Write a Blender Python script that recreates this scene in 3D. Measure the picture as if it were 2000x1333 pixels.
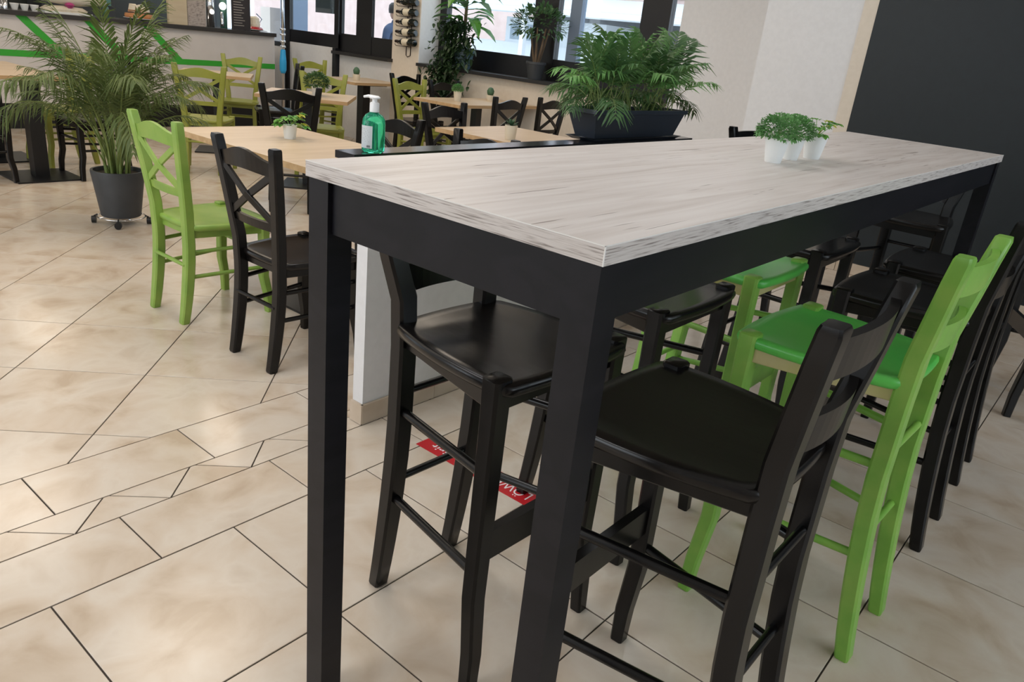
import bpy, bmesh, math, random
from mathutils import Vector, Matrix
PI = math.pi
random.seed(7)
C = bpy.context.scene.collection
for o in list(bpy.data.objects): bpy.data.objects.remove(o)
S = bpy.context.scene

# ------------------------------------------------------------------ camera, world, light, exposure
cam_d = bpy.data.cameras.new('camera'); cam = bpy.data.objects.new('camera', cam_d); C.objects.link(cam)
cam_d.sensor_width = 36; cam_d.sensor_fit = 'HORIZONTAL'; cam_d.lens = 26.768; cam_d.clip_start = .05
Rm = ((0.64464888, -0.75759832, 0.10233574), (-0.21832964, -0.31073822, -0.92508050), (0.73263906, 0.57400919, -0.36572321))
cam.matrix_world = Matrix(((Rm[0][0], -Rm[1][0], -Rm[2][0], -0.74823), (Rm[0][1], -Rm[1][1], -Rm[2][1], -0.46298),
                           (Rm[0][2], -Rm[1][2], -Rm[2][2], 1.34), (0, 0, 0, 1)))
S.camera = cam
W = bpy.data.worlds.new('sky'); S.world = W; W.use_nodes = True
W.node_tree.nodes['Background'].inputs[0].default_value = (.84, .93, 1, 1)
W.node_tree.nodes['Background'].inputs[1].default_value = 3.5
S.view_settings.view_transform = 'Standard'; S.view_settings.look = 'None'
S.view_settings.exposure = -0.24; S.view_settings.gamma = 1.0; S.view_settings.use_curve_mapping = False

def area(name, loc, aim, sx, sy, power, col, shape='RECTANGLE'):
    l = bpy.data.lights.new(name, 'AREA'); l.shape = shape; l.size = sx; l.size_y = sy
    l.energy = power; l.color = col
    o = bpy.data.objects.new(name, l); C.objects.link(o); o.location = loc
    o.rotation_euler = (Vector(aim) - Vector(loc)).to_track_quat('-Z', 'Y').to_euler()
    return o
COOL = (.72, .86, 1.0); DAY = (.93, .965, 1.0); WARM = (1.0, .86, .70); NEUT = (.98, .98, 1.0)
area('daylight_right', (1.6, -3.85, 1.75), (1.6, 0, 1.2), 4.6, 1.7, 30, COOL)
area('daylight_left', (-3.85, 3.2, 1.75), (0, 3.2, 1.0), 4.6, 1.7, 46, DAY)
for i, (x, y, p) in enumerate([(1.2, 3.6, 22), (3.2, 3.6, 19), (1.0, 6.0, 22), (3.2, 6.2, 22), (4.7, 5.6, 17), (2.6, 9.6, 22), (4.6, 9.6, 22), (-1.2, 4.8, 20), (3.6, 1.7, 11), (-1.7, 1.2, 22), (-.6, 2.3, 16), (1.1, 1.7, 17)]):  # some front ones are unseen fill, added to brighten the tabletop and near floor
    area('ceiling_and_fill_lamp', (x, y, 2.84), (x, y, 0), .9, .9, p, WARM if y > 2.5 else NEUT, 'DISK')

# ------------------------------------------------------------------ materials
def mat(name, col, rough=.5, metal=0, spec=.5, coat=0):
    m = bpy.data.materials.new(name); m.use_nodes = True
    b = m.node_tree.nodes['Principled BSDF']
    b.inputs['Base Color'].default_value = (*col, 1); b.inputs['Roughness'].default_value = rough
    b.inputs['Metallic'].default_value = metal; b.inputs['Specular IOR Level'].default_value = spec
    b.inputs['Coat Weight'].default_value = coat
    return m
def noisy(name, cols, scale=(4, 4, 4), rough=.5, detail=5, dist=0, bump=0, spec=.5, rand=False, pos=(.35, .65), coat=0, nscale=1.0):
    """procedural noise through a colour ramp in object space"""
    m = mat(name, cols[0], rough, 0, spec, coat); nt = m.node_tree; N = nt.nodes; L = nt.links
    b = N['Principled BSDF']
    tc = N.new('ShaderNodeTexCoord'); mp = N.new('ShaderNodeMapping'); mp.inputs['Scale'].default_value = scale
    L.new(tc.outputs['Object'], mp.inputs['Vector'])
    src = mp.outputs['Vector']
    if rand:
        oi = N.new('ShaderNodeObjectInfo'); mu = N.new('ShaderNodeMath'); mu.operation = 'MULTIPLY'; mu.inputs[1].default_value = 37
        va = N.new('ShaderNodeVectorMath'); L.new(oi.outputs['Random'], mu.inputs[0])
        L.new(src, va.inputs[0]); L.new(mu.outputs[0], va.inputs[1]); src = va.outputs[0]
    n = N.new('ShaderNodeTexNoise'); n.inputs['Scale'].default_value = nscale; n.inputs['Detail'].default_value = detail; n.inputs['Distortion'].default_value = dist
    L.new(src, n.inputs['Vector'])
    r = N.new('ShaderNodeValToRGB'); e = r.color_ramp.elements
    k = len(cols)
    for i in range(k):
        p = pos[0] + (pos[1] - pos[0]) * i / max(1, k - 1)
        el = e[i] if i < 2 else e.new(p)
        el.position = p; el.color = (*cols[i], 1)
    L.new(n.outputs[0], r.inputs[0]); L.new(r.outputs[0], b.inputs['Base Color'])
    if bump:
        bp = N.new('ShaderNodeBump'); bp.inputs['Strength'].default_value = bump; bp.inputs['Distance'].default_value = .002
        L.new(n.outputs[0], bp.inputs['Height']); L.new(bp.outputs[0], b.inputs['Normal'])
    return m
def glass(name, tint=(.93, .97, 1), refl=.10):
    m = bpy.data.materials.new(name); m.use_nodes = True; nt = m.node_tree; N = nt.nodes; N.clear()
    o = N.new('ShaderNodeOutputMaterial'); t = N.new('ShaderNodeBsdfTransparent'); t.inputs[0].default_value = (*tint, 1)
    g = N.new('ShaderNodeBsdfGlossy'); g.inputs['Roughness'].default_value = .02
    lw = N.new('ShaderNodeLayerWeight'); lw.inputs[0].default_value = .5; pw = N.new('ShaderNodeMath'); pw.operation = 'POWER'; pw.inputs[1].default_value = 5
    f = N.new('ShaderNodeMath'); f.operation = 'MULTIPLY_ADD'; f.inputs[1].default_value = .9; f.inputs[2].default_value = .035; x = N.new('ShaderNodeMixShader')
    nt.links.new(lw.outputs['Facing'], pw.inputs[0]); nt.links.new(pw.outputs[0], f.inputs[0])
    nt.links.new(f.outputs[0], x.inputs[0]); nt.links.new(t.outputs[0], x.inputs[1]); nt.links.new(g.outputs[0], x.inputs[2])
    nt.links.new(x.outputs[0], o.inputs[0]); return m
def leafmat(name, a, b, rough=.45):
    m = noisy(name, (a, b), (14, 14, 14), rough, 3, rand=True, pos=(.3, .7))
    N = m.node_tree.nodes; L = m.node_tree.links; p = N['Principled BSDF']; o = N['Material Output']
    tr = N.new('ShaderNodeBsdfTranslucent'); mx = N.new('ShaderNodeMixShader'); mx.inputs[0].default_value = .3
    r = [n for n in N if n.type == 'VALTORGB'][0]
    L.new(r.outputs[0], tr.inputs[0]); L.new(p.outputs[0], mx.inputs[1]); L.new(tr.outputs[0], mx.inputs[2]); L.new(mx.outputs[0], o.inputs[0])
    return m

M = {}
M['tile'] = noisy('floor_tile', ((.50, .39, .285), (.60, .495, .39), (.65, .565, .47), (.58, .485, .39)), (5.5, 5.5, 5.5), .22, 9, .45, rand=True, pos=(.3, .72))
M['grout'] = mat('grout', (.055, .043, .034), .9)
M['skirt'] = noisy('skirting_tile', ((.50, .40, .30), (.60, .50, .40)), (6, 6, 6), .4, 5, .5, rand=True)
M['wall'] = noisy('white_wall', ((.70, .695, .70), (.73, .725, .73)), (30, 30, 30), .75, 4, bump=.15)
M['cream'] = noisy('cream_and_warmlit_wall', ((.68, .60, .50), (.71, .63, .53)), (30, 30, 30), .75, 4, bump=.15)  # the pillar shares it: warm light on off-white wall, put into the colour
M['blackwall'] = noisy('black_wall', ((.0045, .0095, .0125), (.006, .0115, .015)), (20, 20, 20), .55, 4)
M['ceil'] = mat('ceiling_paint', (.80, .79, .77), .8)
M['black'] = noisy('black_stained_wood', ((.0026, .0023, .0024), (.0052, .0045, .0045)), (10, 10, 60), .27, 4, rand=True, spec=.33)
M['seatblack'] = noisy('black_seat_wood', ((.003, .0026, .0026), (.0075, .006, .0055)), (70, 6, 6), .25, 4, rand=True, spec=.36, bump=.12)
M['tableblack'] = noisy('black_table_wood', ((.0035, .0037, .006), (.0068, .0065, .0095)), (3, 12, 18), .40, 6, 1.2, spec=.26, pos=(.4, .6))
M['green'] = noisy('lime_green_paint', ((.165, .385, .05), (.205, .44, .065), (.27, .48, .085)), (9, 9, 9), .36, 4, rand=True, pos=(.3, .7))
M['greenseat'] = noisy('green_seat_paint', ((.075, .50, .07), (.12, .54, .085)), (5, 5, 5), .33, 4, rand=True)
M['warmlit'] = noisy('warmlit_green_paint', ((.24, .265, .036), (.29, .305, .05)), (8, 8, 8), .4, 4, rand=True)  # same green paint, the yellow of the warm light put into its colour
M['limechair'] = noisy('lime_chair_paint', ((.19, .33, .055), (.235, .375, .065), (.28, .40, .08)), (9, 9, 9), .38, 4, rand=True, pos=(.3, .7))
M['worn'] = noisy('worn_paint', ((.50, .48, .16), (.58, .52, .26)), (9, 9, 9), .4)
M['oak'] = noisy('whitewashed_oak', ((.50, .435, .395), (.62, .56, .525), (.68, .625, .595), (.73, .685, .655)), (2.2, 38, 38), .42, 9, .8, pos=(.22, .68), bump=.06)
def add_cracks(m):
    N = m.node_tree.nodes; L = m.node_tree.links; b = N['Principled BSDF']; r = [n for n in N if n.type == 'VALTORGB'][0]
    tc = [n for n in N if n.type == 'TEX_COORD'][0]
    mp = N.new('ShaderNodeMapping'); mp.inputs['Scale'].default_value = (5, 120, 120); L.new(tc.outputs['Object'], mp.inputs[0])
    n = N.new('ShaderNodeTexNoise'); n.inputs['Scale'].default_value = 1; n.inputs['Detail'].default_value = 2; n.inputs['Distortion'].default_value = .5; L.new(mp.outputs[0], n.inputs['Vector'])
    q = N.new('ShaderNodeValToRGB'); q.color_ramp.elements[0].position = .675; q.color_ramp.elements[0].color = (0, 0, 0, 1); q.color_ramp.elements[1].position = .74; q.color_ramp.elements[1].color = (1, 1, 1, 1)
    L.new(n.outputs[0], q.inputs[0])
    mx = N.new('ShaderNodeMixRGB'); mx.inputs[2].default_value = (.17, .12, .09, 1); L.new(q.outputs[0], mx.inputs[0]); L.new(r.outputs[0], mx.inputs[1]); L.new(mx.outputs[0], b.inputs['Base Color'])
add_cracks(M['oak'])
M['oakedge'] = noisy('oak_edge_band', ((.23, .195, .175), (.48, .43, .40), (.58, .53, .50)), (16, 260, 420), .55, 4, .3, pos=(.34, .52), bump=.2)
M['oakedge_y'] = noisy('oak_edge_band_short', ((.23, .195, .175), (.48, .43, .40), (.58, .53, .50)), (260, 16, 420), .55, 4, .3, pos=(.34, .52), bump=.2)
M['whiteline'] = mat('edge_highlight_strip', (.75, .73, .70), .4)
M['lightoak'] = noisy('light_oak', ((.52, .39, .255), (.60, .465, .32)), (2, 22, 22), .38, 6, .4, rand=True)
M['lightoakedge'] = noisy('light_oak_edge', ((.46, .29, .14), (.55, .37, .2)), (4, 30, 30), .45, 4, rand=True)
M['metalblack'] = mat('black_metal', (.007, .0075, .009), .42)
M['frame'] = mat('black_window_frame', (.0065, .0065, .008), .38)
M['sill'] = mat('dark_sill', (.016, .0145, .0155), .36)
M['cap'] = mat('black_lacquer', (.018, .018, .022), .16)
M['glass'] = glass('window_glass')
M['chrome'] = mat('chrome', (.75, .76, .78), .14, 1)
M['wire'] = mat('rack_wire', (.03, .02, .018), .4, .6)
M['potdark'] = noisy('anthracite_pot', ((.035, .038, .042), (.045, .048, .052)), (8, 8, 8), .5)
M['planter'] = mat('anthracite_planter', (.030, .038, .053), .36)
M['soil'] = noisy('soil', ((.02, .013, .008), (.05, .035, .02)), (40, 40, 40), .95)
M['potwhite'] = mat('white_pot', (.80, .81, .80), .38)
M['potcream'] = mat('cream_pot', (.72, .66, .54), .5)
M['potblue'] = mat('glazed_blue_pot', (.10, .16, .20), .15)
M['palm'] = leafmat('palm_leaf', (.065, .11, .03), (.13, .175, .052))
M['palmstem'] = noisy('palm_stem', ((.13, .20, .05), (.20, .25, .07)), (10, 10, 10), .5)
M['parlor'] = leafmat('parlor_palm_leaf', (.07, .175, .055), (.145, .29, .095))
M['parlorlight'] = leafmat('parlor_palm_young_leaf', (.13, .33, .09), (.22, .43, .13))
M['parlordark'] = leafmat('parlor_palm_dark_leaf', (.045, .11, .04), (.09, .19, .065))
M['bush'] = leafmat('small_leaf', (.08, .25, .065), (.20, .42, .15))
M['ivy'] = leafmat('ivy_leaf', (.06, .25, .045), (.20, .46, .08))
M['yleaf'] = leafmat('yellow_leaf', (.45, .5, .05), (.55, .58, .10))
M['bigleaf'] = leafmat('broad_leaf', (.05, .20, .03), (.12, .32, .05), .3)
M['darkleaf'] = leafmat('dark_trailing_leaf', (.018, .045, .016), (.035, .075, .026))
M['succ'] = mat('succulent_leaf', (.05, .12, .06), .5)
M['bark'] = noisy('bark', ((.10, .065, .035), (.17, .115, .07)), (20, 20, 6), .8)
M['white'] = mat('white_plastic', (.83, .83, .83), .32)
M['gel'] = mat('green_gel', (.09, .90, .58), .05, 0, .5)
g = M['gel'].node_tree.nodes['Principled BSDF']; g.inputs['Transmission Weight'].default_value = .86; g.inputs['IOR'].default_value = 1.33
M['label'] = mat('label_paper', (.60, .64, .66), .5)
M['ink'] = mat('ink', (.03, .03, .03), .6)
M['inkgrey'] = mat('grey_ink', (.33, .35, .36), .6)
M['red'] = mat('red_sticker', (.52, .012, .018), .4)
M['txtwhite'] = mat('white_lettering', (.85, .80, .80), .5)
M['counter'] = noisy('counter_front', ((.60, .56, .54), (.63, .59, .57)), (6, 6, 6), .5)
M['stripe'] = mat('green_stripe', (.035, .36, .03), .45)
M['countertop'] = mat('dark_worktop', (.035, .032, .031), .3)
M['bluewrap'] = mat('blue_wrap', (.03, .42, .85), .45)
M['bottle'] = mat('dark_wine_bottle', (.006, .009, .007), .08)
M['winelabel'] = mat('cream_wine_label', (.66, .60, .47), .55)
M['board'] = noisy('pale_wood_board', ((.62, .50, .33), (.67, .56, .39)), (3, 20, 20), .5)
M['poster'] = noisy('newsprint', ((.22, .19, .17), (.42, .35, .31), (.50, .43, .38)), (28, 28, 60), .7, 3, pos=(.3, .62))
M['chalk'] = mat('dark_menu_board', (.028, .02, .018), .6)
M['chalktext'] = mat('chalk_lettering', (.38, .33, .28), .7)
M['cakebase'] = noisy('baked_crust', ((.52, .20, .07), (.62, .30, .13)), (60, 60, 60), .6)
M['cream2'] = noisy('pale_pastry', ((.72, .62, .46), (.80, .73, .60)), (40, 40, 40), .6)
M['berry'] = noisy('red_fruit', ((.35, .01, .015), (.5, .03, .03)), (60, 60, 60), .3)
M['plate'] = mat('white_china', (.80, .80, .78), .2)
M['teal'] = mat('teal_screen', (.10, .22, .20), .3)
M['barback'] = mat('dark_bar_back', (.03, .035, .033), .5)
M['bargreen'] = mat('green_machine', (.09, .22, .17), .35)
M['pink'] = noisy('pink_render', ((.62, .46, .42), (.68, .52, .48)), (3, 3, 3), .8)
M['extwhite'] = mat('exterior_white', (.80, .82, .85), .6)
M['extgrey'] = noisy('exterior_grey', ((.30, .31, .33), (.36, .37, .39)), (2, 2, 2), .8)
M['extblue'] = mat('blue_grey_steel', (.16, .21, .29), .5)
M['extroof'] = mat('metal_roof', (.55, .62, .68), .45)
M['paving'] = noisy('paving', ((.45, .45, .44), (.52, .52, .51)), (2, 2, 2), .9)
M['lampglow'] = mat('lit_badge', (1, .95, .8), .5)
b = M['lampglow'].node_tree.nodes['Principled BSDF']; b.inputs['Emission Color'].default_value = (1, .95, .82, 1); b.inputs['Emission Strength'].default_value = 3
M['beigebox'] = mat('beige_panel', (.60, .52, .46), .6)
M['signdark'] = mat('dark_sign', (.05, .065, .065), .5)
M['denim'] = noisy('dark_blue_jacket', ((.02, .045, .10), (.03, .06, .13)), (20, 20, 20), .8)
M['skin'] = mat('skin', (.45, .26, .19), .55)
M['hair'] = mat('dark_hair', (.03, .022, .018), .6)
M['trouser'] = mat('dark_trousers', (.03, .03, .035), .8)

# ------------------------------------------------------------------ mesh builders
class MB:
    def __init__(s): s.b = bmesh.new()
    def box(s, lo, hi, mx=None):
        vs = [Vector((x, y, z)) for x in (lo[0], hi[0]) for y in (lo[1], hi[1]) for z in (lo[2], hi[2])]
        if mx: vs = [mx @ v for v in vs]
        v = [s.b.verts.new(p) for p in vs]
        for f in ((0, 1, 3, 2), (4, 6, 7, 5), (0, 4, 5, 1), (2, 3, 7, 6), (0, 2, 6, 4), (1, 5, 7, 3)): s.b.faces.new([v[i] for i in f])
        return s
    def rings(s, rs, cap=True, close=True):
        R = [[s.b.verts.new(p) for p in r] for r in rs]; n = len(R[0])
        for a, c in zip(R, R[1:]):
            for i in range(n if close else n - 1): s.b.faces.new((a[i], a[(i + 1) % n], c[(i + 1) % n], c[i]))
        if cap: s.b.faces.new(R[0][::-1]); s.b.faces.new(R[-1])
        return s
    def beam(s, pts, w, d, right=(1, 0, 0)):
        """rectangular section swept along pts; w along right, d along the other axis; w, d may be lists"""
        pts = [Vector(p) for p in pts]; rs = []; rt = Vector(right)
        for i, p in enumerate(pts):
            t = (pts[min(i + 1, len(pts) - 1)] - pts[max(i - 1, 0)]).normalized()
            r = (rt - t * rt.dot(t)).normalized(); f = t.cross(r)
            ww = (w[i] if isinstance(w, (list, tuple)) else w) / 2; dd = (d[i] if isinstance(d, (list, tuple)) else d) / 2
            c = min(ww, dd) * .28
            rs.append([p + r * a + f * b2 for a, b2 in ((ww - c, dd), (ww, dd - c), (ww, -dd + c), (ww - c, -dd), (-ww + c, -dd), (-ww, -dd + c), (-ww, dd - c), (-ww + c, dd))])
        return s.rings(rs)
    def tube(s, pts, r, n=8):
        pts = [Vector(p) for p in pts]; rs = []; up = Vector((0.13, .21, 1)).normalized()
        for i, p in enumerate(pts):
            t = (pts[min(i + 1, len(pts) - 1)] - pts[max(i - 1, 0)]).normalized()
            a = t.cross(up)
            if a.length < .05: a = t.cross(Vector((1, 0, 0)))
            a.normalize(); c = t.cross(a); rr = r[i] if isinstance(r, (list, tuple)) else r
            rs.append([p + a * (rr * math.cos(k * 2 * PI / n)) + c * (rr * math.sin(k * 2 * PI / n)) for k in range(n)])
        return s.rings(rs)
    def lathe(s, prof, n=24, c=(0, 0, 0), sx=1, sy=1, cap=True):
        return s.rings([[Vector((c[0] + r * sx * math.cos(k * 2 * PI / n), c[1] + r * sy * math.sin(k * 2 * PI / n), c[2] + z)) for k in range(n)] for r, z in prof], cap)
    def prism(s, poly, z0, z1, inset=0):
        a = [Vector((x, y, z0)) for x, y in poly]; b = [Vector((x, y, z1)) for x, y in poly]
        return s.rings([a, b])
    def tri(s, a, b, c): s.b.faces.new([s.b.verts.new(p) for p in (a, b, c)]); return s
    def strip(s, pts, widths, side, sag=0):
        """leaf blade: a folded strip along pts, half widths, side vector"""
        side = Vector(side).normalized(); L_ = []
        for p, w in zip(pts, widths):
            p = Vector(p); L_.append((s.b.verts.new(p - side * w + Vector((0, 0, sag * w))), s.b.verts.new(p), s.b.verts.new(p + side * w + Vector((0, 0, sag * w)))))
        for a, c in zip(L_, L_[1:]):
            s.b.faces.new((a[0], a[1], c[1], c[0])); s.b.faces.new((a[1], a[2], c[2], c[1]))
        return s
    def mesh(s, name, m, bevel=0, smooth=False):
        if bevel:
            bmesh.ops.bevel(s.b, geom=[e for e in s.b.edges if e.is_manifold and e.calc_face_angle(0) > .6], offset=bevel, segments=2, affect='EDGES', profile=.6, clamp_overlap=True)
        bmesh.ops.recalc_face_normals(s.b, faces=s.b.faces)
        me = bpy.data.meshes.new(name); s.b.to_mesh(me); s.b.free(); me.materials.append(m)
        if smooth:
            for p in me.polygons: p.use_smooth = True
        return me
def link(name, me, parent=None, loc=None, rz=0):
    o = bpy.data.objects.new(name, me); C.objects.link(o)
    if parent: o.parent = parent
    if loc is not None: o.location = loc
    if rz: o.rotation_euler = (0, 0, rz)
    return o
def part(name, mb, m, parent=None, bevel=0, smooth=False, label=None):
    o = link(name, mb.mesh(name, m, bevel, smooth), parent)
    if label: o['label'] = label
    return o
def smooth_by_angle(o, deg=40):
    for p in o.data.polygons: p.use_smooth = True
    o.data.set_sharp_from_angle(angle=math.radians(deg)); return o
def thing(name, label, cat, loc=(0, 0, 0), rz=0, group=None):
    o = bpy.data.objects.new(name, None); C.objects.link(o); o.location = loc; o.rotation_euler = (0, 0, rz); o.empty_display_size = .1
    o['label'] = label; o['category'] = cat
    if group: o['group'] = group
    return o
def tag(o, label, cat, group=None):
    o['label'] = label; o['category'] = cat
    if group: o['group'] = group
    return o
def struct(name, mb, m, parent=None, bevel=0):
    o = part(name, mb, m, parent, bevel); o['kind'] = 'structure'; return o
def kids(o): return [c for c in bpy.data.objects if c.parent == o]
def copy_tree(o, parent=None):
    c = o.copy(); C.objects.link(c); c.parent = parent
    for ch in kids(o): copy_tree(ch, c)
    return c
def B(*a): return MB().box(*a)
def text_mesh(name, body, size, m, parent, mx, ext=.0006):
    cu = bpy.data.curves.new(name, 'FONT'); cu.body = body; cu.size = size; cu.extrude = ext
    t = bpy.data.objects.new(name + '_tmp', cu); C.objects.link(t)
    dg = bpy.context.evaluated_depsgraph_get(); me = bpy.data.meshes.new_from_object(t.evaluated_get(dg))
    bpy.data.objects.remove(t); me.materials.clear(); me.materials.append(m); me.transform(mx)
    return link(name, me, parent)

# ------------------------------------------------------------------ floor: grout bed + tiles
fl = struct('floor', B((-3.0, -4.0, -.06), (5.9, 10.8, -.0035)), M['grout'])
G = .0022
def clip(poly, a, b, c):
    """keep a*x+b*y<=c"""
    out = []
    for i in range(len(poly)):
        p, q = poly[i], poly[(i + 1) % len(poly)]; dp = a * p[0] + b * p[1] - c; dq = a * q[0] + b * q[1] - c
        if dp <= 0: out.append(p)
        if (dp < 0 < dq) or (dq < 0 < dp):
            t = dp / (dp - dq); out.append((p[0] + t * (q[0] - p[0]), p[1] + t * (q[1] - p[1])))
    return out
def inset(poly, g):
    # convex inset: clip by every edge moved in by g
    A = sum(poly[i][0] * poly[(i + 1) % len(poly)][1] - poly[(i + 1) % len(poly)][0] * poly[i][1] for i in range(len(poly)))
    if A < 0: poly = poly[::-1]
    res = poly
    for i in range(len(poly)):
        p, q = poly[i], poly[(i + 1) % len(poly)]; dx, dy = q[0] - p[0], q[1] - p[1]; l = math.hypot(dx, dy)
        if l < 1e-6: continue
        nx, ny = dy / l, -dx / l
        res = clip(res, nx, ny, nx * p[0] + ny * p[1] - g)
        if len(res) < 3: return []
    return res
tiles = []
P0 = .47
X0, X1 = -2.9, 5.5
# straight field in front of the border
for i in range(-7, 13):
    for j in range(0, 10):
        x = .197 + P0 * i; y = 1.188 - P0 * (j + 1)
        tiles.append([(x, y), (x + P0, y), (x + P0, y + P0), (x, y + P0)])
for i in range(-7, 12):
    x = -.007 + .474 * i; tiles.append([(x, 1.188), (x + .474, 1.188), (x + .474, 1.428), (x, 1.428)])
    x = -.126 + .474 * i; tiles.append([(x, 1.548), (x + .474, 1.548), (x + .474, 1.79), (x, 1.79)])
for i in range(-12, 21):
    x = .0085 + .2625 * i
    tiles.append([(x - .131, 1.428), (x + .131, 1.428), (x + .008, 1.548), (x - .008, 1.548)])
    tiles.append([(x + .008, 1.548), (x + .131, 1.428), (x + .2545, 1.548)])
# diagonal field behind the border
for a in range(-14, 22):
    for c in range(-26, 14):
        s0 = 2.05 + .666 * a; d0 = -1.79 + .667 * c
        q = [((s + d) / 2, (s - d) / 2) for s, d in ((s0, d0), (s0 + .666, d0), (s0 + .666, d0 + .667), (s0, d0 + .667))]
        q = clip(q, 0, -1, -1.79); q = clip(q, 0, 1, 8.45); q = clip(q, 1, 0, 5.9); q = clip(q, -1, 0, 2.2)
        if len(q) >= 3: tiles.append(q)
def vis(p):
    d = Vector((p[0] + .74823, p[1] + .46298, -1.34)); z = sum(Rm[2][i] * d[i] for i in range(3))
    if z < .25: return 1e9
    u = 1000 + 1487.1 * sum(Rm[0][i] * d[i] for i in range(3)) / z; v = 666.5 + 1487.1 * sum(Rm[1][i] * d[i] for i in range(3)) / z
    return z if -130 < u < 2130 and v < 1480 else 1e6 + z
cand = []
for t in tiles:
    t = [p for p in t]
    t = clip(t, 1, 0, 5.9); t = clip(t, 0, -1, 3.9) if t else t
    if len(t) < 3: continue
    q = inset(t, G)
    if len(q) < 3: continue
    cx = sum(p[0] for p in q) / len(q); cy = sum(p[1] for p in q) / len(q)
    cand.append((min(vis((cx, cy)), *(vis(p) for p in q)), cx, cy, q))
cand.sort(key=lambda e: e[0])
cache = {}; rest = MB(); nt_ = 0
for v, cx, cy, q in cand:
    if v < 9.5 and nt_ < 295:
        key = tuple(sorted((round(p[0] - cx, 3), round(p[1] - cy, 3)) for p in q))
        if key not in cache:
            mb = MB(); lo = [(x - cx, y - cy) for x, y in q]; li = [(x * (1 - .004), y * (1 - .004)) for x, y in lo]
            mb.rings([[Vector((x, y, -.006)) for x, y in lo], [Vector((x, y, -.0008)) for x, y in lo], [Vector((x, y, 0)) for x, y in li]])
            cache[key] = mb.mesh('tile', M['tile'])
        link('tile', cache[key], fl, (cx, cy, random.uniform(-.0003, 0))); nt_ += 1
    else:
        rest.prism(q, -.006, -.0002)
o = part('tile_field', rest, M['tile'], fl); o['kind'] = 'stuff'

# ------------------------------------------------------------------ room shell
struct('wall_end', B((5.08, -4.0, 0), (5.28, 2.08, 2.9)), M['wall'])
be = bpy.data.objects['wall_end']
part('black_panel', B((5.068, -4.0, .085), (5.08, 1.305, 2.9)), M['blackwall'], be, label='matt black painted wall face')
part('cream_strip', B((5.071, 1.305, .085), (5.08, 1.40, 2.9)), M['cream'], be, label='narrow cream painted wall strip')
sk = struct('baseboard_end', B((5.066, -4.0, 0), (5.08, 2.08, .004)), M['grout'])
for i in range(13):
    y = 2.08 - .47 * (i + 1); part('tile', B((5.062, y + .002, .002), (5.078, y + .468, .082)), M['skirt'], sk)
struct('wall_step', B((5.28, 2.0, 0), (5.5, 2.08, 2.9)), M['wall'])
wa = struct('wall_window', B((5.5, 2.08, 0), (5.95, 3.0, 2.9)), M['wall'])
part('pillar', B((5.5, 6.2, 0), (5.95, 6.64, 2.9)), M['cream'], wa, label='warm lit pillar face between two windows')  # off-white wall; its beige is warm light painted in
part('parapet', B((5.56, 3.0, 0), (5.95, 6.2, .965)), M['cream'], wa)
part('parapet', B((5.52, 6.64, 0), (5.95, 7.62, .965)), M['wall'], wa)
part('lintel', B((5.5, 3.0, 2.5), (5.95, 6.2, 2.9)), M['wall'], wa)
part('lintel', B((5.5, 6.64, 2.5), (5.95, 10.8, 2.9)), M['wall'], wa)
part('reveal', B((5.505, 6.192, 1.0), (5.8, 6.2, 2.5)), M['wall'], wa)
for (y0, y1, z1, nm) in ((10.6, 10.8, 2.5, 'pier'),):
    part(nm, B((5.5, y0, 0), (5.6, y1, z1)), M['wall'], wa)
part('parapet', B((5.5, 8.70, 0), (5.6, 10.6, .95)), M['wall'], wa)
struct('trim_1', B((5.47, 3.0, .965), (5.8, 6.2, .998)), M['sill'], bevel=.004)
struct('trim_2', B((5.42, 6.62, .965), (5.62, 7.66, 1.0)), M['sill'], bevel=.004)

def window(n, x, y0, y1, z0, z1, mull, rail=0, dp=.07):
    """glazed black frame in plane x; mull = list of (y0,y1) black uprights"""
    w = bpy.data.objects.new('window_%d' % n, None); C.objects.link(w); w['kind'] = 'structure'
    gz = z0 + rail
    part('bottom_rail', B((x, y0, z0), (x + dp, y1, gz)), M['frame'], w, .004)
    part('top_rail', B((x, y0, z1 - .08), (x + dp, y1, z1)), M['frame'], w, .004)
    for a, b2 in mull: part('mullion', B((x - .006, a, z0 + .001), (x + dp + .006, b2, z1 - .001)), M['frame'], w, .005)
    ed = sorted(mull); ys = [y0] + [v for m_ in ed for v in m_] + [y1]
    for k in range(0, len(ys), 2):
        if ys[k + 1] - ys[k] > .03: part('pane', B((x + dp * .4, ys[k], gz), (x + dp * .4 + .006, ys[k + 1], z1 - .08)), M['glass'], w)
    return w
window(1, 5.80, 3.0, 6.192, .998, 2.5, [(3.28, 3.58), (4.54, 4.84), (6.09, 6.192)], rail=.205)
w1 = bpy.data.objects['window_1']
part('casement_stile', B((5.785, 4.25, 1.2), (5.86, 4.38, 2.42)), M['extblue'], w1, .004, label='blue grey casement stile')
window(2, 5.53, 6.64, 7.62, 1.0, 2.5, [(7.04, 7.32), (7.595, 7.62)], rail=.205, dp=.03)
w3 = window(3, 5.5, 7.62, 8.70, 1.03, 2.5, [(7.62, 7.70), (8.62, 8.70)], rail=.15, dp=.04)
part('post', B((5.47, 7.64, 0), (5.57, 7.70, 1.03)), M['frame'], w3); part('post', B((5.47, 8.63, 0), (5.57, 8.70, 1.03)), M['frame'], w3)
part('lower_panel', B((5.50, 7.70, 0), (5.55, 8.63, 1.03)), M['wall'], w3, label='white panel below the glass')
window(4, 5.52, 8.70, 10.6, .95, 2.5, [(8.70, 8.76), (10.5, 10.6)], rail=.06, dp=.04)
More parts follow.
